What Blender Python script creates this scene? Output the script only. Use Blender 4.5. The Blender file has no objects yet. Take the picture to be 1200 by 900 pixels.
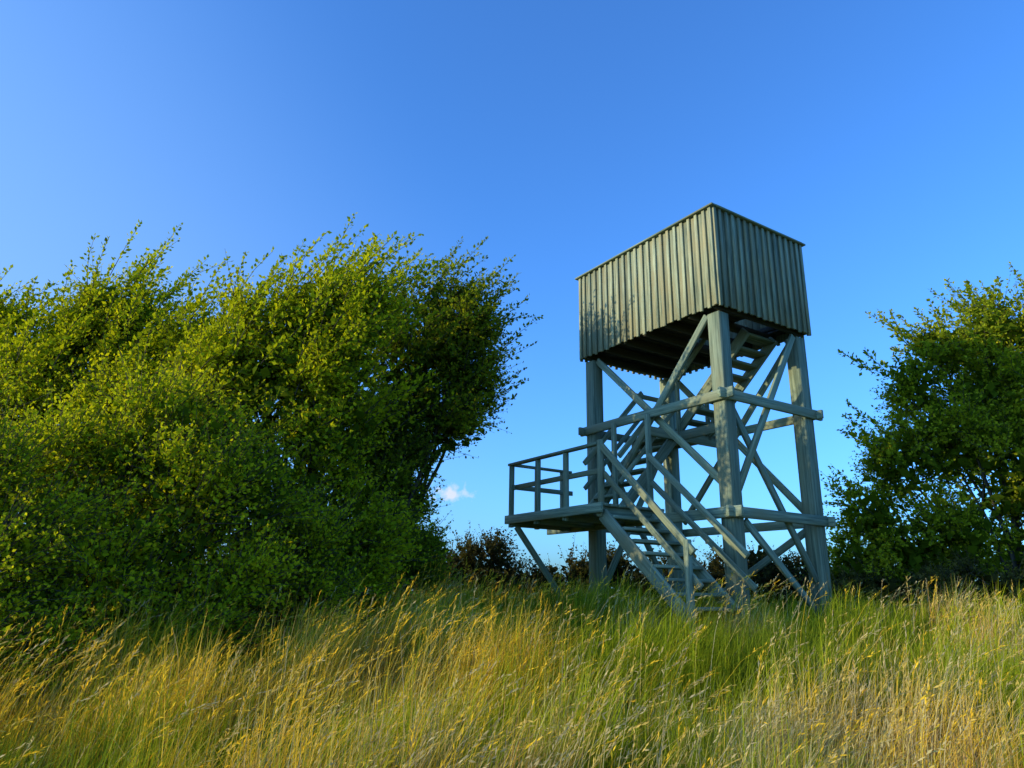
import bpy, numpy as np, math
from mathutils import Vector, Matrix
rng=np.random.default_rng(7)
SC=bpy.context.scene; COL=SC.collection
R=math.radians
# ------------------------------------------------------------------ camera
f_px,pitch,roll=826.5,.2884,-.0159
cam=bpy.data.cameras.new('camera'); camo=bpy.data.objects.new('camera',cam); COL.objects.link(camo)
cam.sensor_width=36; cam.lens=36*f_px/1200; cam.clip_end=3000; cam.clip_start=.05
camo.matrix_world=Matrix.Rotation(math.pi/2+pitch,4,'X')@Matrix.Rotation(-roll,4,'Z')
SC.camera=camo
SC.view_settings.view_transform='Standard'; SC.view_settings.look='None'; SC.view_settings.exposure=0
# ------------------------------------------------------------------ light
SUN_AZ,SUN_EL=-104,16
w=bpy.data.worlds.new('World'); SC.world=w; w.use_nodes=True
nt=w.node_tree; N=nt.nodes; L=nt.links; N.clear()
def nd(t,tp,**k):
    n=t.nodes.new(tp)
    for a,b in k.items(): setattr(n,a,b)
    return n
sky=nd(nt,'ShaderNodeTexSky',sky_type='NISHITA'); sky.sun_disc=False
sky.sun_elevation=R(SUN_EL); sky.sun_rotation=R(SUN_AZ); sky.air_density=1.0; sky.dust_density=1.6; sky.ozone_density=2.6; sky.altitude=0
hs=nd(nt,'ShaderNodeMixRGB',blend_type='MULTIPLY'); hs.inputs['Fac'].default_value=1; hs.inputs['Color2'].default_value=(.90,1.9,3.2,1)
L.new(sky.outputs[0],hs.inputs['Color1'])
tc=nd(nt,'ShaderNodeTexCoord')
# low haze brightening on the sunward side of the sky
dt=nd(nt,'ShaderNodeVectorMath',operation='DOT_PRODUCT'); dt.inputs[1].default_value=Vector((-.90,.35,-.38)).normalized(); L.new(tc.outputs['Generated'],dt.inputs[0])
hz=nd(nt,'ShaderNodeMapRange',interpolation_type='SMOOTHSTEP'); hz.inputs['From Min'].default_value=.12; hz.inputs['From Max'].default_value=.95; hz.inputs['To Max'].default_value=.8; L.new(dt.outputs['Value'],hz.inputs['Value'])
hm=nd(nt,'ShaderNodeMixRGB'); hm.inputs['Color2'].default_value=(2.6,4.4,7.4,1); L.new(hz.outputs[0],hm.inputs['Fac']); L.new(hs.outputs[0],hm.inputs['Color1'])
cd=Vector((-.084,1.003,.134)).normalized()
sub=nd(nt,'ShaderNodeVectorMath',operation='SUBTRACT'); sub.inputs[1].default_value=cd; L.new(tc.outputs['Generated'],sub.inputs[0])
mul=nd(nt,'ShaderNodeVectorMath',operation='MULTIPLY'); mul.inputs[1].default_value=(1/.026,1/.026,1/.011); L.new(sub.outputs[0],mul.inputs[0])
ln=nd(nt,'ShaderNodeVectorMath',operation='LENGTH'); L.new(mul.outputs[0],ln.inputs[0])
nz=nd(nt,'ShaderNodeTexNoise'); nz.inputs['Scale'].default_value=90; nz.inputs['Detail'].default_value=5; L.new(tc.outputs['Generated'],nz.inputs['Vector'])
ma=nd(nt,'ShaderNodeMath',operation='MULTIPLY_ADD'); ma.inputs[1].default_value=3.4; L.new(nz.outputs[0],ma.inputs[0]); L.new(ln.outputs['Value'],ma.inputs[2])
mr=nd(nt,'ShaderNodeMapRange'); mr.inputs['From Min'].default_value=2.9; mr.inputs['From Max'].default_value=1.7; mr.inputs['To Max'].default_value=.9; L.new(ma.outputs[0],mr.inputs['Value'])
mx=nd(nt,'ShaderNodeMixRGB'); mx.inputs['Color2'].default_value=(6.4,6.8,7.6,1); L.new(mr.outputs[0],mx.inputs['Fac']); L.new(hm.outputs[0],mx.inputs['Color1'])
bg=nd(nt,'ShaderNodeBackground'); bg.inputs['Strength'].default_value=.125; L.new(mx.outputs[0],bg.inputs['Color'])
wo=nd(nt,'ShaderNodeOutputWorld'); L.new(bg.outputs[0],wo.inputs['Surface'])
sun=bpy.data.lights.new('sun','SUN'); sun.energy=5.0; sun.angle=R(.5); sun.color=(1,.84,.52)
suno=bpy.data.objects.new('sun',sun); COL.objects.link(suno)
sd=Vector((math.sin(R(SUN_AZ))*math.cos(R(SUN_EL)),math.cos(R(SUN_AZ))*math.cos(R(SUN_EL)),math.sin(R(SUN_EL))))
suno.rotation_euler=sd.to_track_quat('Z','Y').to_euler()
# ------------------------------------------------------------------ helpers
def mk(name,V,F,mat,parent=None,attrs=None,smooth=False):
    V=np.asarray(V,np.float32); F=np.asarray(F,np.int32)
    me=bpy.data.meshes.new(name); k=F.shape[1]
    me.vertices.add(len(V)); me.vertices.foreach_set('co',V.ravel())
    me.loops.add(F.size); me.loops.foreach_set('vertex_index',F.ravel())
    me.polygons.add(len(F)); me.polygons.foreach_set('loop_start',np.arange(0,F.size,k,dtype=np.int32))
    me.polygons.foreach_set('loop_total',np.full(len(F),k,np.int32))
    if smooth: me.polygons.foreach_set('use_smooth',np.ones(len(F),bool))
    me.update(calc_edges=True)
    for n,(dom,typ,arr) in (attrs or {}).items():
        a=me.attributes.new(n,typ,dom)
        a.data.foreach_set('vector' if typ=='FLOAT_VECTOR' else ('color' if typ=='FLOAT_COLOR' else 'value'),np.asarray(arr,np.float32).ravel())
    me.materials.append(mat)
    o=bpy.data.objects.new(name,me); COL.objects.link(o)
    if parent: o.parent=parent
    return o
def empty(name,loc=(0,0,0)):
    o=bpy.data.objects.new(name,None); COL.objects.link(o); o.location=loc; o.empty_display_size=.3; return o
_g=np.random.default_rng(3).random((256,256))
def vn(x,y,s,o=0):
    x=np.asarray(x)*s+o*17.3+500; y=np.asarray(y)*s+o*9.1+500
    xi=np.floor(x).astype(int); yi=np.floor(y).astype(int); fx=x-xi; fy=y-yi
    fx=fx*fx*(3-2*fx); fy=fy*fy*(3-2*fy)
    g=lambda a,b:_g[a%256,b%256]
    return (g(xi,yi)*(1-fx)+g(xi+1,yi)*fx)*(1-fy)+(g(xi,yi+1)*(1-fx)+g(xi+1,yi+1)*fx)*fy
def fbm(x,y,s,o=0): return (vn(x,y,s,o)+.5*vn(x,y,2.1*s,o+1)+.25*vn(x,y,4.3*s,o+2))/1.75
def smin(a,b,k):
    h=np.clip(.5+.5*(b-a)/k,0,1); return b*(1-h)+a*h-k*h*(1-h)
def ground_z(x,y):
    x=np.asarray(x,float); y=np.asarray(y,float)
    a=-1.92+.180*y
    b=-.36-.0*y
    z=smin(a,b,.3)
    z=np.where(y<0,-1.92+.05*y,z)
    far=np.clip((y-15)/60,0,1)
    z=z-far*far*2.0
    z=z+(fbm(x,y,.45,5)-.5)*.16+(fbm(x,y,.07,9)-.5)*.3*np.clip((np.hypot(x,y-9)-6)/10,0,1)
    return z
# ------------------------------------------------------------------ materials
def newmat(name):
    m=bpy.data.materials.new(name); m.use_nodes=True; t=m.node_tree; t.nodes.clear(); return m,t
def leafmat(name,trans=.45,tcol=(1.3,1.2,.45)):
    m,t=newmat(name)
    at=nd(t,'ShaderNodeAttribute',attribute_name='col')
    p=nd(t,'ShaderNodeBsdfDiffuse')
    t.links.new(at.outputs['Color'],p.inputs['Color'])
    mm=nd(t,'ShaderNodeMixRGB',blend_type='MULTIPLY'); mm.inputs['Fac'].default_value=1; mm.inputs['Color2'].default_value=(*tcol,1)
    t.links.new(at.outputs['Color'],mm.inputs['Color1'])
    tr=nd(t,'ShaderNodeBsdfTranslucent'); t.links.new(mm.outputs[0],tr.inputs['Color'])
    ms=nd(t,'ShaderNodeMixShader'); ms.inputs[0].default_value=trans
    o=nd(t,'ShaderNodeOutputMaterial'); t.links.new(p.outputs[0],ms.inputs[1]); t.links.new(tr.outputs[0],ms.inputs[2]); t.links.new(ms.outputs[0],o.inputs[0])
    return m
M_LEAF=leafmat('leaf'); M_GRASS=leafmat('grass_blade',.42,(1.2,1.1,.6))
def wood(name,c1,c2,c3):
    m,t=newmat(name); Lk=t.links
    at=nd(t,'ShaderNodeAttribute',attribute_name='wc')
    mp=nd(t,'ShaderNodeMapping'); mp.inputs['Scale'].default_value=(30,30,1.3); Lk.new(at.outputs['Vector'],mp.inputs[0])
    n1=nd(t,'ShaderNodeTexNoise'); n1.inputs['Scale'].default_value=1; n1.inputs['Detail'].default_value=6; n1.inputs['Roughness'].default_value=.65; Lk.new(mp.outputs[0],n1.inputs['Vector'])
    mp2=nd(t,'ShaderNodeMapping'); mp2.inputs['Scale'].default_value=(3,3,1.1); Lk.new(at.outputs['Vector'],mp2.inputs[0])
    n2=nd(t,'ShaderNodeTexNoise'); n2.inputs['Scale'].default_value=1.4; n2.inputs['Detail'].default_value=4; Lk.new(mp2.outputs[0],n2.inputs['Vector'])
    r1=nd(t,'ShaderNodeValToRGB'); r1.color_ramp.elements[0].position=.36; r1.color_ramp.elements[1].position=.64
    r1.color_ramp.elements[0].color=(*c1,1); r1.color_ramp.elements[1].color=(*c2,1); Lk.new(n1.outputs[0],r1.inputs[0])
    r2=nd(t,'ShaderNodeMapRange'); r2.inputs['From Min'].default_value=.42; r2.inputs['From Max'].default_value=.72; Lk.new(n2.outputs[0],r2.inputs['Value'])
    mxx=nd(t,'ShaderNodeMixRGB'); mxx.inputs['Color2'].default_value=(*c3,1); Lk.new(r2.outputs[0],mxx.inputs['Fac']); Lk.new(r1.outputs[0],mxx.inputs['Color1'])
    tn=nd(t,'ShaderNodeAttribute',attribute_name='tone')
    hv=nd(t,'ShaderNodeHueSaturation'); Lk.new(mxx.outputs[0],hv.inputs['Color']); Lk.new(tn.outputs['Fac'],hv.inputs['Value'])
    p=nd(t,'ShaderNodeBsdfPrincipled'); p.inputs['Roughness'].default_value=.75; p.inputs['Specular IOR Level'].default_value=.25
    Lk.new(hv.outputs[0],p.inputs['Base Color'])
    bp=nd(t,'ShaderNodeBump'); bp.inputs['Strength'].default_value=.5; bp.inputs['Distance'].default_value=.006; Lk.new(n1.outputs[0],bp.inputs['Height']); Lk.new(bp.outputs[0],p.inputs['Normal'])
    o=nd(t,'ShaderNodeOutputMaterial'); Lk.new(p.outputs[0],o.inputs[0]); return m
M_WOOD=wood('weathered_stained_wood',(.095,.135,.092),(.29,.35,.24),(.21,.215,.125))
M_CLAD=wood('weathered_cladding',(.09,.115,.08),(.31,.335,.22),(.24,.21,.11))
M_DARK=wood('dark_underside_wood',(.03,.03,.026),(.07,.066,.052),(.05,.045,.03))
def barkm():
    m,t=newmat('bark'); n=nd(t,'ShaderNodeTexNoise'); n.inputs['Scale'].default_value=14; n.inputs['Detail'].default_value=3
    r=nd(t,'ShaderNodeValToRGB'); r.color_ramp.elements[0].color=(.04,.032,.024,1); r.color_ramp.elements[1].color=(.14,.12,.09,1)
    p=nd(t,'ShaderNodeBsdfDiffuse'); o=nd(t,'ShaderNodeOutputMaterial')
    t.links.new(n.outputs[0],r.inputs[0]); t.links.new(r.outputs[0],p.inputs['Color']); t.links.new(p.outputs[0],o.inputs[0]); return m
M_BARK=barkm()
def groundm():
    m,t=newmat('soil_and_thatch'); tcn=nd(t,'ShaderNodeTexCoord')
    n=nd(t,'ShaderNodeTexNoise'); n.inputs['Scale'].default_value=1.2; n.inputs['Detail'].default_value=7; n.inputs['Roughness'].default_value=.7; t.links.new(tcn.outputs['Object'],n.inputs['Vector'])
    r=nd(t,'ShaderNodeValToRGB'); e=r.color_ramp.elements; e[0].position=.3; e[0].color=(.05,.07,.014,1); e[1].position=.72; e[1].color=(.2,.17,.06,1); x=e.new(.5); x.color=(.10,.125,.025,1)
    p=nd(t,'ShaderNodeBsdfDiffuse'); o=nd(t,'ShaderNodeOutputMaterial')
    t.links.new(n.outputs[0],r.inputs[0]); t.links.new(r.outputs[0],p.inputs['Color']); t.links.new(p.outputs[0],o.inputs[0]); return m
M_GROUND=groundm()
# ------------------------------------------------------------------ ground
s=np.linspace(-1,1,261); ax=np.sign(s)*(np.abs(s)*22+np.abs(s)**6*900)
gx,gy=np.meshgrid(ax,ax+6,indexing='ij')
gz=ground_z(gx,gy); V=np.stack([gx,gy,gz],-1).reshape(-1,3); n=len(ax)
I=np.arange(n*n).reshape(n,n); F=np.stack([I[:-1,:-1],I[1:,:-1],I[1:,1:],I[:-1,1:]],-1).reshape(-1,4)
mk('ground',V,F,M_GROUND,smooth=True)
# ------------------------------------------------------------------ grass
def grass():
    Vs=[];Fs=[];Cs=[]; base=0
    def blades(x,y,h,wd,lean,az,col,seg=3,curl=1.0):
        nonlocal base
        m=len(x); z=ground_z(x,y)-.02
        side=az+np.pi/2+rng.uniform(-.9,.9,m)
        t=np.linspace(0,1,seg+1)
        dx=np.cos(az)*lean; dy=np.sin(az)*lean
        P=np.zeros((m,seg+1,2,3))
        for i,tt in enumerate(t):
            q=tt**(1+curl)
            cx_=x+dx*h*q; cy_=y+dy*h*q; cz=z+h*(tt-.35*lean*q*tt)
            ww=wd*(1-tt)**.6*.5+.0003
            P[:,i,0]=np.stack([cx_-np.cos(side)*ww,cy_-np.sin(side)*ww,cz],-1)
            P[:,i,1]=np.stack([cx_+np.cos(side)*ww,cy_+np.sin(side)*ww,cz],-1)
        Vs.append(P.reshape(-1,3))
        b=base+np.arange(m)[:,None]*(seg+1)*2+np.arange(seg)[None,:]*2
        Fs.append(np.stack([b,b+1,b+3,b+2],-1).reshape(-1,4))
        Cs.append(np.repeat(col,seg,axis=0)); base+=m*(seg+1)*2
    def scatter(dens,y0,y1,pad):
        n=int(dens*(y1-y0)*2*(.76*y1+pad)); x=rng.uniform(-(.76*y1+pad),.76*y1+pad,n); y=rng.uniform(y0,y1,n)
        k=np.abs(x)<.76*y+pad; return x[k],y[k]
    green=np.array([.14,.20,.018]); lime=np.array([.42,.47,.022]); straw=np.array([.64,.50,.14]); gold=np.array([.86,.60,.05]); rust=np.array([.68,.31,.06]); pale=np.array([.55,.48,.26])
    def patch(x,y): return (fbm(x,y*1.3,.62,2)-.5)*3.6
    def colour(x,y,dry0):
        m=len(x); dry=np.clip(patch(x,y)+dry0+rng.normal(0,.20,m),0,1)[:,None]
        g=green+(lime-green)*np.clip(fbm(x,y,.9,4)*2.2-.35+rng.normal(0,.2,m),0,1)[:,None]
        a=rng.random(m)[:,None]; pk=np.clip(fbm(x,y,.5,31)*3-.7,0,1)[:,None]
        st=np.where(a<.35,straw,np.where(a<.35+.6*pk,gold,pale))
        ru=np.clip((fbm(x,y,.8,7)-.57)*6,0,1)[:,None]*.6; ru=np.maximum(ru,.85*np.exp(-((x-.25)**2/.2+(y-3.7)**2/.4))[:,None]); st=st*(1-ru)+rust*ru
        k=np.clip((dry-.42)*5,0,1); c=g*(1-k)+st*k
        c=c*rng.uniform(.65,1.15,(m,1)); return np.concatenate([c,np.ones((m,1))],1)
    for dens,y0,y1,hm,wm,dry in [(1700,1.8,4.2,.58,.0055,.58),(1300,4.2,6.5,.50,.0065,.44),(750,6.5,10,.43,.010,.33),(330,10,15,.36,.013,.42),(60,15,28,.4,.022,.5)]:
        x,y=scatter(dens,y0,y1,.7)
        m=len(x); cl=np.clip((fbm(x,y,1.5,11)-.5)*1.7+.5,.05,1)
        h=hm*(.35+1.25*cl)*rng.uniform(.5,1.3,m)
        az=rng.normal(.1,1.0,m)+(vn(x,y,2.2,40)-.5)*2; lean=np.abs(rng.normal(.38,.25,m))
        blades(x,y,h,wm*rng.uniform(.6,1.4,m),lean,az,colour(x,y,dry))
    for dens,y0,y1,hm in [(240,2.0,4.4,.76),(130,4.4,7,.68),(70,7,10.5,.58),(30,10.5,14,.48)]:
        x,y=scatter(dens,y0,y1,.7); k=rng.random(len(x))<np.clip(patch(x,y)*.9+.5,.10,1); x,y=x[k],y[k]; m=len(x)
        h=hm*rng.uniform(.6,1.4,m)*(.55+.9*fbm(x,y,.8,13)); az=rng.normal(.05,.45,m); lean=np.clip(rng.normal(.42,.2,m),.05,1.1)
        gm=np.clip(fbm(x,y,.5,31)*3-1,0,1)[:,None]
        c=np.where(rng.random((m,1))<.6*gm+.15,gold,np.where(rng.random((m,1))<.5,straw,pale))*rng.uniform(.8,1.15,(m,1)); c1=np.concatenate([c,np.ones((m,1))],1)
        sc=1+.06*y
        blades(x,y,h,.0030*sc,lean,az,c1,seg=4)
        z0=ground_z(x,y)-.02
        NH=11
        for j in range(NH):
            t=1-.22*j/NH; q=t*t; px=x+np.cos(az)*lean*h*q; py=y+np.sin(az)*lean*h*q; pz=z0+h*(t-.35*lean*q*t)
            sz=.0085*(.5+1.0*math.sin(math.pi*(j+1.5)/(NH+2)))*sc*rng.uniform(.6,1.5,m)
            tg=np.stack([np.cos(az)*lean*2*t,np.sin(az)*lean*2*t,1-.9*lean*t*t],-1); tg/=np.linalg.norm(tg,axis=1)[:,None]
            d=tg*1.5+rng.normal(0,.45,(m,3)); d/=np.linalg.norm(d,axis=1)[:,None]
            e=np.cross(d,rng.normal(0,1,(m,3))); e/=np.linalg.norm(e,axis=1)[:,None]
            p=np.stack([px,py,pz],-1); s1=(sz*2)[:,None]; s2=(sz*.22)[:,None]
            Q=np.stack([p,p+d*s1*.5+e*s2,p+d*s1,p+d*s1*.5-e*s2],1)
            Vs.append(Q.reshape(-1,3)); Fs.append(base+np.arange(m*4).reshape(m,4)); base+=m*4
            cc=c1.copy(); cc[:,:3]*=rng.uniform(.85,1.15,(m,1))*np.array([1.03,.95,.85]); Cs.append(cc)
    mk('meadow_grass',np.concatenate(Vs),np.concatenate(Fs),M_GRASS,attrs={'col':('FACE','FLOAT_COLOR',np.concatenate(Cs))})
grass()
# ------------------------------------------------------------------ trees
def tube(P0,P1,r0,r1,sides=5):
    d=P1-P0; Ln=np.linalg.norm(d,axis=1,keepdims=True)+1e-9; d=d/Ln
    ref=np.where(np.abs(d[:,2:3])>.9,np.array([[1.,0,0]]),np.array([[0,0,1.]]))
    a=np.cross(d,ref); a/=np.linalg.norm(a,axis=1,keepdims=True); b=np.cross(d,a)
    m=len(P0); V=[]
    for k in range(sides):
        an=2*math.pi*k/sides; o=a*math.cos(an)+b*math.sin(an)
        V.append(P0+o*r0[:,None]); V.append(P1+o*r1[:,None])
    V=np.stack(V,1).reshape(-1,3)
    i=np.arange(m)[:,None]*sides*2; F=[]
    for k in range(sides):
        j=(k+1)%sides; F.append(np.concatenate([i+2*k,i+2*j,i+2*j+1,i+2*k+1],1))
    return V,np.stack(F,1).reshape(-1,4)
def tree(name,base,blobs,dark=(.035,.06,.012),mid=(.075,.125,.02),light=(.13,.18,.03),leaf=.072,dens=1.0,wind=(.5,0,.65),twl=(.25,.6),bark=True,inner=True,trunks=3,ntw=560,nl=13,plumes=0,pdir=(.55,0,.85)):
    par=empty(name,base); base=np.array(base,float)
    dark,mid,light=map(np.array,(dark,mid,light)); wind=np.array(wind)
    LV=[];LF=[];LC=[];nb=0; TP0=[];TP1=[];TR0=[];TR1=[]
    def leaves(P,D,size,C):
        nonlocal nb
        m=len(P); e=np.cross(D,rng.normal(0,1,(m,3))); e/=np.linalg.norm(e,axis=1,keepdims=True)+1e-9
        nrm=np.cross(D,e); s=size[:,None]
        Q=np.stack([P,P+D*s*.45+e*s*.32+nrm*s*.06,P+D*s-nrm*s*.08,P+D*s*.45-e*s*.32+nrm*s*.06],1)
        LV.append(Q.reshape(-1,3)); LF.append(nb+np.arange(m*4).reshape(m,4)); nb+=m*4
        LC.append(np.concatenate([C,np.ones((m,1))],1))
    def ramp(tn):
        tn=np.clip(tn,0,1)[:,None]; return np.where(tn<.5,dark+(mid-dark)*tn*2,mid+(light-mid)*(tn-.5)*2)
    for bi,bl in enumerate(blobs):
        c=np.array(bl[:3]); r=bl[3]; rz=bl[4] if len(bl)>4 else r
        nsub=max(5,int(12*r*r)); sd_=rng.normal(0,1,(nsub,3)); sd_/=np.linalg.norm(sd_,axis=1,keepdims=True)
        sc_=c+sd_*np.array([r,r,rz])*rng.uniform(.35,.85,(nsub,1)); sr=r*rng.uniform(.28,.5,nsub)/max(r,1)**.3
        stone=rng.uniform(0,1,nsub)
        nt_=int(ntw*dens*r*r); k=rng.integers(0,nsub,nt_)
        d=rng.normal(0,1,(nt_,3)); d/=np.linalg.norm(d,axis=1,keepdims=True)
        P0=sc_[k]+d*(sr[k]*rng.uniform(.25,.9,nt_))[:,None]
        out=(P0-c)/np.array([r,r,rz])
        D=d*.5+out*.7+wind+rng.normal(0,.25,(nt_,3)); D/=np.linalg.norm(D,axis=1,keepdims=True)
        ln_=rng.uniform(*twl,nt_)*(.6+.8*rng.random(nt_)**3)
        keep=(P0[:,2]>ground_z(P0[:,0],P0[:,1])+.03); P0,D,ln_,k=P0[keep],D[keep],ln_[keep],k[keep]
        P1=P0+D*ln_[:,None]; P1[:,2]-=.08*ln_*rng.random(len(ln_))
        TP0.append(P0);TP1.append(P1);TR0.append(np.full(len(P0),.0045));TR1.append(np.full(len(P0),.0015))
        for j in range(nl):
            t=(j+rng.random(len(P0)))/nl; P=P0+(P1-P0)*t[:,None]+rng.normal(0,.018,(len(P0),3))
            dd=D*.5+rng.normal(0,.75,(len(P0),3)); dd/=np.linalg.norm(dd,axis=1,keepdims=True)
            sz=leaf*rng.uniform(.6,1.25,len(P0))*(1.12-.5*t)
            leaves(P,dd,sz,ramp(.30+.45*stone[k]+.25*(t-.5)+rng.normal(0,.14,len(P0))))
        if plumes and bl[2]>1.6:
            npl=int(plumes*r*r)
            q=rng.normal(0,1,(npl,3)); q[:,2]=np.abs(q[:,2])+.3; q[:,0]+=.3; q/=np.linalg.norm(q,axis=1,keepdims=True)
            A=c+q*np.array([r,r,rz])*rng.uniform(.55,1.0,(npl,1)); pd=np.array(pdir)+rng.normal(0,.22,(npl,3))+q*.35; pd/=np.linalg.norm(pd,axis=1,keepdims=True)
            L_=rng.uniform(.45,1.05,npl); bend=rng.uniform(.05,.3,npl)
            def pt(t): return A+pd*(L_*t)[:,None]+np.stack([bend*L_*t*t,0*t*L_,-.5*bend*L_*t*t],-1)
            for a in range(3):
                TP0.append(pt(a/3));TP1.append(pt((a+1)/3));TR0.append(np.full(npl,.007-.0018*a));TR1.append(np.full(npl,.0052-.0018*a))
            for j in range(44):
                t=j/44+.02; 
                dd=pd*.8+rng.normal(0,.6,(npl,3)); dd/=np.linalg.norm(dd,axis=1,keepdims=True)
                P=pt(t)+dd*rng.uniform(0,.12,(npl,1))*(1.15-t)
                leaves(P,dd,leaf*rng.uniform(.65,1.25,npl)*(1.15-.35*t),ramp(.45+rng.normal(0,.2,npl)))
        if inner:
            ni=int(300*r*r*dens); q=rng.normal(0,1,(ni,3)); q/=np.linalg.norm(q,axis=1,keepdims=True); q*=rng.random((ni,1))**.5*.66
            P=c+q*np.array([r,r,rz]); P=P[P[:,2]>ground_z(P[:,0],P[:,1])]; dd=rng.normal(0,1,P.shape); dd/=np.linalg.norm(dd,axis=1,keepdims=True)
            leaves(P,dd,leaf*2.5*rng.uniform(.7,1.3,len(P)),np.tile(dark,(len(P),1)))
        if bark:
            root=base+rng.normal(0,.08*trunks,3)*np.array([1,1,0]); pts=[root]
            tgt=c
            for q in (.3,.62,1.0):
                p=root+(tgt-root)*np.array([q**1.3,q**1.3,q]); pts.append(p+rng.normal(0,.07,3)*(q<1))
            rs=[.055,.042,.028,.012]
            for a in range(3): TP0.append(pts[a][None]);TP1.append(pts[a+1][None]);TR0.append(np.array([rs[a]]));TR1.append(np.array([rs[a+1]]))
            idx=rng.choice(nsub,min(nsub,9),replace=False)
            for a in idx:
                TP0.append(pts[2][None]+(pts[3]-pts[2])[None]*rng.random());TP1.append(sc_[a][None]);TR0.append(np.array([.016]));TR1.append(np.array([.005]))
    V,Fq=tube(np.concatenate(TP0),np.concatenate(TP1),np.concatenate(TR0),np.concatenate(TR1),3)
    b=mk('branches',V-base,Fq,M_BARK,par)
    l=mk('foliage',np.concatenate(LV)-base,np.concatenate(LF),M_LEAF,par,attrs={'col':('FACE','FLOAT_COLOR',np.concatenate(LC))})
    return par
def gb(x,y): return (x,y,float(ground_z(x,y))-.05)
BR=dict(dark=(.10,.15,.010),mid=(.35,.41,.013),light=(.66,.64,.018))
DK=dict(dark=(.06,.095,.010),mid=(.18,.24,.015),light=(.40,.42,.02))
tree('hornbeam_tree',gb(-1.8,10.7),[(-1.25,10.6,4.4,.6),(-1.9,10.6,4.1,.65),(-.8,10.6,4.0,.6),(-.9,10.6,3.7,.6),(-.6,10.6,3.15,.55),(-1.5,10.5,3.3,1.0),(-.85,10.6,2.5,.55),(-1.45,10.5,2.2,.85),(-2.2,10.8,2.3,.8),(-2.0,10.3,1.4,.9),(-1.65,10.6,1.0,.6),(-1.25,10.6,.6,.4),(-1.7,10.4,.35,.8),(-2.6,10.4,.5,.9)],plumes=46,**DK)
tree('hornbeam_tree',gb(-2.9,8.9),[(-2.15,9.2,3.75,.6),(-2.55,8.8,3.6,.7),(-2.9,8.8,3.2,.8),(-3.5,8.8,2.9,.7),(-4.1,9.0,2.95,.6),(-2.3,8.7,2.9,.9),(-3.1,8.4,2.2,1.0),(-3.9,8.7,2.1,.8),(-2.25,8.7,1.8,.9),(-2.9,8.1,1.0,1.0),(-2.1,8.8,.7,.85),(-2.0,8.8,.0,.7),(-2.8,8.2,.1,.8),(-4.1,8.3,1.1,.9)],plumes=36,**BR)
tree('hornbeam_tree',gb(-5.8,9.6),[(-5.6,9.5,3.7,.7),(-4.7,9.5,3.05,.6),(-5.2,9.4,2.85,.85),(-6.1,9.5,3.25,.7),(-6.8,9.5,2.9,.7),(-7.6,9.7,3.1,.8),(-6.3,9.3,2.3,.95),(-5.1,9.1,2.0,.9),(-7.4,9.4,2.0,1.1),(-6.2,9.0,1.2,1.1),(-5.0,8.8,1.0,1.0)],plumes=44,**BR)
tree('hawthorn_bush',gb(-3.3,7.0),[(-3.4,7.2,1.5,.8),(-2.8,7.4,.9,.75),(-4.2,7.1,1.2,.9),(-3.3,6.8,.4,.85),(-2.2,7.8,.35,.75),(-2.7,7.1,-.1,.65),(-2.1,7.7,-.3,.55),(-3.1,7.2,-.3,.75),(-4.1,6.7,.3,.9),(-3.4,6.4,-.4,.65),(-2.8,6.7,-.55,.5)],leaf=.06,ntw=580,**BR)
tree('hawthorn_bush',gb(-4.5,5.7),[(-4.2,5.9,.5,.65),(-4.8,6.0,.85,.8),(-4.3,5.6,-.1,.7),(-3.7,5.9,-.35,.6),(-5.2,5.7,.2,.9),(-4.1,5.3,-.55,.55),(-3.5,5.7,-.75,.45)],leaf=.054,ntw=620,**BR)
tree('hawthorn_tree',gb(8.2,12.2),[(8.7,12.1,4.6,.85),(7.7,12.1,4.3,.65),(9.7,12.2,4.4,1.1),(7.1,12.0,3.7,.65),(8.4,12.0,3.4,1.1),(9.6,12.0,3.0,1.2),(7.5,12.0,2.6,.95),(6.7,12,2.2,.8),(8.6,11.8,1.9,1.1),(6.15,12.1,1.3,.75),(5.75,12.3,.6,.6),(6.6,12,.7,.8),(7.4,11.8,1.0,.95),(8.8,11.6,.7,1.1),(9.9,11.8,1.5,1.2)],dark=(.10,.15,.010),mid=(.29,.35,.018),light=(.56,.56,.03),wind=(-.25,0,.35),leaf=.08,ntw=430,plumes=20,pdir=(-.7,0,.55))
hb=[]
for i in range(22):
    x=-1.9+i*.5; hb.append((x,13.6+rng.uniform(-.3,.3),.15+rng.uniform(-.12,.26)+.12*math.sin(i*1.1),.66,.6))
tree('bramble_hedge',gb(3,13.6),hb,dark=(.025,.03,.014),mid=(.05,.055,.02),light=(.12,.10,.035),wind=(0,0,.2),twl=(.2,.6),trunks=10,dens=1.0)
tree('bramble_hedge',gb(8,11),[(5.3,11.9,-.05,.5),(5.9,11.6,.1,.6),(6.6,11.3,.12,.6),(7.3,11.0,.05,.6),(8.1,10.9,.1,.65),(8.9,10.9,.1,.7),(9.8,10.9,.2,.8)],dark=(.06,.06,.018),mid=(.14,.14,.035),light=(.34,.24,.09),wind=(0,0,.25),twl=(.2,.55),trunks=10,dens=.8)
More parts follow.
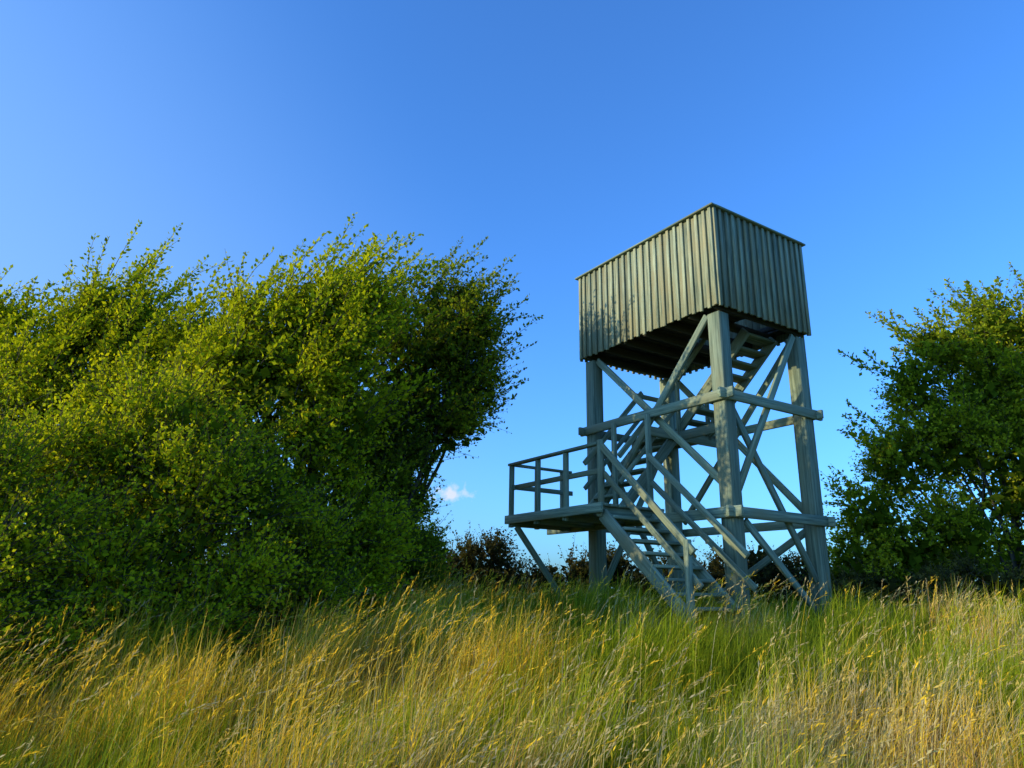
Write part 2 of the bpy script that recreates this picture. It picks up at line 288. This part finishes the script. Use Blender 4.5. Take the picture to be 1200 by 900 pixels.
# ------------------------------------------------------------------ tower
TH,CX=.5821,2.8311; W,D=2.065,3.01; ZT,ZB=5.379,3.872; GZ=-.55; PI=.16; PS=.105
tower=empty('observation_tower',(CX,9,0)); tower.rotation_euler=(0,0,TH)
class Part:
    def __init__(s,name,mat,bev=.006): s.n=name;s.m=mat;s.V=[];s.F=[];s.wc=[];s.t=[];s.b=bev
    def beam(s,a,b,w,h,up=(0,0,1),tone=None,cut=None):
        a=np.array(a,float);b=np.array(b,float);d=b-a;Ln=np.linalg.norm(d);d/=Ln
        up=np.array(up,float); sx=np.cross(d,up)
        if np.linalg.norm(sx)<1e-3: sx=np.cross(d,np.array([0,1.,0]))
        sx/=np.linalg.norm(sx); uz=np.cross(sx,d)
        off=rng.uniform(0,50,3); o=len(s.V)*8
        vs=[];wc=[]
        for p,l in ((a,0),(b,Ln)):
            for i,j in ((-1,-1),(1,-1),(1,1),(-1,1)):
                vs.append(p+sx*i*w/2+uz*j*h/2); wc.append(np.array([i*w/2,j*h/2,l])+off)
        s.V.append(vs); s.wc.append(wc); s.t+= [tone if tone else rng.uniform(.78,1.18)]*8
        F=[(0,1,2,3),(7,6,5,4),(0,4,5,1),(1,5,6,2),(2,6,7,3),(3,7,4,0)]
        s.F+=[tuple(o+q for q in f_) for f_ in F]
    def done(s):
        o=mk(s.n,np.array(s.V).reshape(-1,3),np.array(s.F)[:,::-1],s.m,tower,attrs={'wc':('POINT','FLOAT_VECTOR',np.array(s.wc).reshape(-1,3)),'tone':('POINT','FLOAT',np.array(s.t))})
        if s.b:
            m=o.modifiers.new('bevel','BEVEL'); m.width=s.b; m.segments=1; m.limit_method='ANGLE'
        return o
P=Part('posts',M_WOOD,.012)
for x,y in ((PI,PI),(W-PI,PI),(PI,D-PI),(W-PI,D-PI)): P.beam((x,y,GZ-.4),(x,y,ZB-.06),PS*2,PS*2,up=(0,1,0))
P.done()
B=Part('horizontal_beams',M_WOOD,.008)
for z in (1.04,2.60):
    B.beam((.027,-.12,z),(.027,(4.0 if z<2 else D+.05),z),.05,.14)
    B.beam((-.09,.027,z+.002),(W+.1,.027,z+.002),.05,.14)
    B.beam((W-.027,-.08,z),(W-.027,D+.08,z),.05,.13)
    B.beam((-.08,D-.027,z),(W+.08,D-.027,z),.05,.13)
B.done()
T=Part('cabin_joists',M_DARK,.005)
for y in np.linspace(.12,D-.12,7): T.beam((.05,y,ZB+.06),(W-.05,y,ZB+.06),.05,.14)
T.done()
Br=Part('diagonal_braces',M_WOOD,.006)
def br(a,b,w=.045,h=.105,up=(0,0,1)): Br.beam(a,b,w,h,up)
br((.078,.28,3.80),(.078,2.75,1.15)); br((.13,2.72,3.80),(.13,.22,1.42))
br((W-.33,.078,3.80),(.22,.078,1.35)); br((.24,.13,2.50),(W-.28,.13,.22))
br((W-.078,.3,3.8),(W-.078,2.7,1.2)); br((W-.13,2.7,3.8),(W-.13,.3,1.2))
br((.3,D-.078,2.5),(W-.3,D-.078,.1)); br((W-.3,D-.13,2.5),(.3,D-.13,.1))
br((W-.078,.3,.95),(W-.078,2.6,-.3))
br((.3,.08,.95),(W-.28,.08,-.3),.04,.10)
br((-1.05,3.36,1.0),(.0,3.30,-.30),.05,.09)
Br.done()
S=Part('stairs',M_WOOD,.005)
LZ=1.15
def flight(p0,p1,wdir,width,n,str_h=.17,tread=.24):
    p0=np.array(p0,float);p1=np.array(p1,float);wd=np.array(wdir,float)
    for sgn in (0,1):
        S.beam(p0+wd*(width*sgn),p1+wd*(width*sgn),.05,str_h)
    run=p1-p0; hd=np.array([run[0],run[1],0]); hd/=np.linalg.norm(hd)
    for i in range(n):
        c=p0+run*((i+.5)/n)+np.array([0,0,.03]); 
        S.beam(c+wd*.028,c+wd*(width-.028),tread,.04,up=(0,0,1))
flight((-1.08,-.16,-.25),(-1.08,1.27,LZ-.12),(1,0,0),.88,8)
flight((-.22,D-1.10,LZ-.02),(1.12,D-1.10,2.55),(0,1,0),.80,7)
flight((1.10,1.85,2.60),(1.10,.42,ZB-.02),(1,0,0),.66,8)
S.done()
Ld=Part('landings',M_WOOD,.004)
for x in np.linspace(-1.08,-.06,8): Ld.beam((x,1.20,LZ),(x,3.47,LZ),.13,.036,up=(0,0,1))
Ld.beam((-1.165,1.18,LZ-.045),(-1.165,3.50,LZ-.045),.045,.13)
for y in (1.30,2.05,2.75,3.36): Ld.beam((-1.14,y,LZ-.09),(.2,y,LZ-.09),.05,.13)
for y in np.linspace(1.95,2.85,7): Ld.beam((1.05,y,2.58),(W-.06,y,2.58),.13,.036,up=(0,0,1))
Ld.beam((1.08,1.02,2.47),(1.08,2.95,2.47),.05,.15)
Ld.beam((.3,1.86,2.47),(W-.06,1.86,2.47),.05,.15)
Ld.done()
Rl=Part('railings',M_WOOD,.004)
xr=-1.10
for y,zt in ((1.27,2.03),(2.03,1.96),(2.72,1.96),(3.44,1.96)): Rl.beam((xr,y,LZ-.16),(xr,y,zt),.065,.065,up=(0,1,0))
Rl.beam((xr+.0,1.31,1.985),(xr,3.50,1.985),.085,.04)
Rl.beam((xr+.05,1.25,1.62),(xr+.05,3.46,1.62),.03,.075)
for x in (-.60,-.08): Rl.beam((x,3.44,LZ-.16),(x,3.44,1.96),.065,.065,up=(0,1,0))
Rl.beam((xr+.045,3.44,1.982),(.1,3.44,1.982),.08,.038)
Rl.beam((xr,3.40,1.62),(.1,3.40,1.62),.03,.075)
for x,y0,y1,z0,z1 in ((xr,1.25,-.30,1.95,.47),(-.15,1.32,-.28,1.93,.47)):
    Rl.beam((x,y0,z0),(x,y1,z1),.045,.085)
    Rl.beam((x+.04,y0,z0-.38),(x+.04,y1-.05,z1-.38),.03,.08)
Rl.beam((xr,-.21,-.6),(xr,-.21,.62),.07,.07,up=(0,1,0))
Rl.beam((-.10,1.36,LZ-.25),(-.10,1.36,2.56),.065,.065,up=(0,1,0))
Rl.beam((-.10,2.1,LZ-.2),(-.10,2.1,2.56),.065,.065,up=(0,1,0))
for y in (D-1.12,D-.30): 
    Rl.beam((-.2,y,LZ+.85),(1.12,y,3.40),.04,.08); Rl.beam((-.2,y,LZ+.45),(1.12,y,3.0),.03,.07)
    Rl.beam((.45,y,1.8),(.45,y,2.75),.055,.055,up=(0,1,0))
for x in (1.08,1.78):
    Rl.beam((x,1.85,3.40),(x,.9,ZB+.35),.04,.08); Rl.beam((x,1.85,2.5),(x,1.85,3.45),.06,.06,up=(0,1,0))
Rl.beam((1.08,2.9,3.4),(W-.1,2.9,3.4),.04,.08)
Rl.done()
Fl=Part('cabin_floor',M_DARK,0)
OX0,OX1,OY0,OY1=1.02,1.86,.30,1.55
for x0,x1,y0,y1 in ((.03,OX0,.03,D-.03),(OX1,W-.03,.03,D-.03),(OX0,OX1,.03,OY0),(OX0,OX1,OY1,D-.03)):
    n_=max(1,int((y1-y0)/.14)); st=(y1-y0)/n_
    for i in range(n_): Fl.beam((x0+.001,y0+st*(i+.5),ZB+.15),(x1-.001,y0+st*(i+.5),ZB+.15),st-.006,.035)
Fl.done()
C=Part('cabin_cladding',M_CLAD,.003)
def wall(p,q,nrm,n):
    p=np.array(p,float);q=np.array(q,float);nrm=np.array(nrm,float);d=(q-p);Ln=np.linalg.norm(d);d/=Ln;st=Ln/n
    for i in range(n):
        c=p+d*st*(i+.5); dz=rng.uniform(-.012,.008)
        C.beam(c+nrm*-.011+np.array([0,0,ZB+.015+dz]),c+nrm*-.011+np.array([0,0,ZT]),st-.004,.022,up=nrm)
    for i in range(n+1):
        c=p+d*st*i; dz=rng.uniform(-.02,.012)
        if i==0: c=c+d*.03
        if i==n: c=c-d*.03
        C.beam(c+nrm*.016+np.array([0,0,ZB-.01+dz]),c+nrm*.016+np.array([0,0,ZT-.002]),.052,.03,up=nrm,tone=rng.uniform(.95,1.4))
wall((0,0,0),(0,D,0),(-1,0,0),21); wall((0,0,0),(W,0,0),(0,-1,0),15); wall((W,0,0),(W,D,0),(1,0,0),21); wall((0,D,0),(W,D,0),(0,1,0),15)
C.done()
Cp=Part('cabin_cap_rail',M_WOOD,.004)
e=.02
Cp.beam((-e,-.06,ZT+.014),(-e,D+.06,ZT+.014),.09,.028); Cp.beam((W+e,-.06,ZT+.014),(W+e,D+.06,ZT+.014),.09,.028)
Cp.beam((.026,-e,ZT+.013),(W-.026,-e,ZT+.013),.09,.028); Cp.beam((.026,D+e,ZT+.013),(W-.026,D+e,ZT+.013),.09,.028)
Cp.done()
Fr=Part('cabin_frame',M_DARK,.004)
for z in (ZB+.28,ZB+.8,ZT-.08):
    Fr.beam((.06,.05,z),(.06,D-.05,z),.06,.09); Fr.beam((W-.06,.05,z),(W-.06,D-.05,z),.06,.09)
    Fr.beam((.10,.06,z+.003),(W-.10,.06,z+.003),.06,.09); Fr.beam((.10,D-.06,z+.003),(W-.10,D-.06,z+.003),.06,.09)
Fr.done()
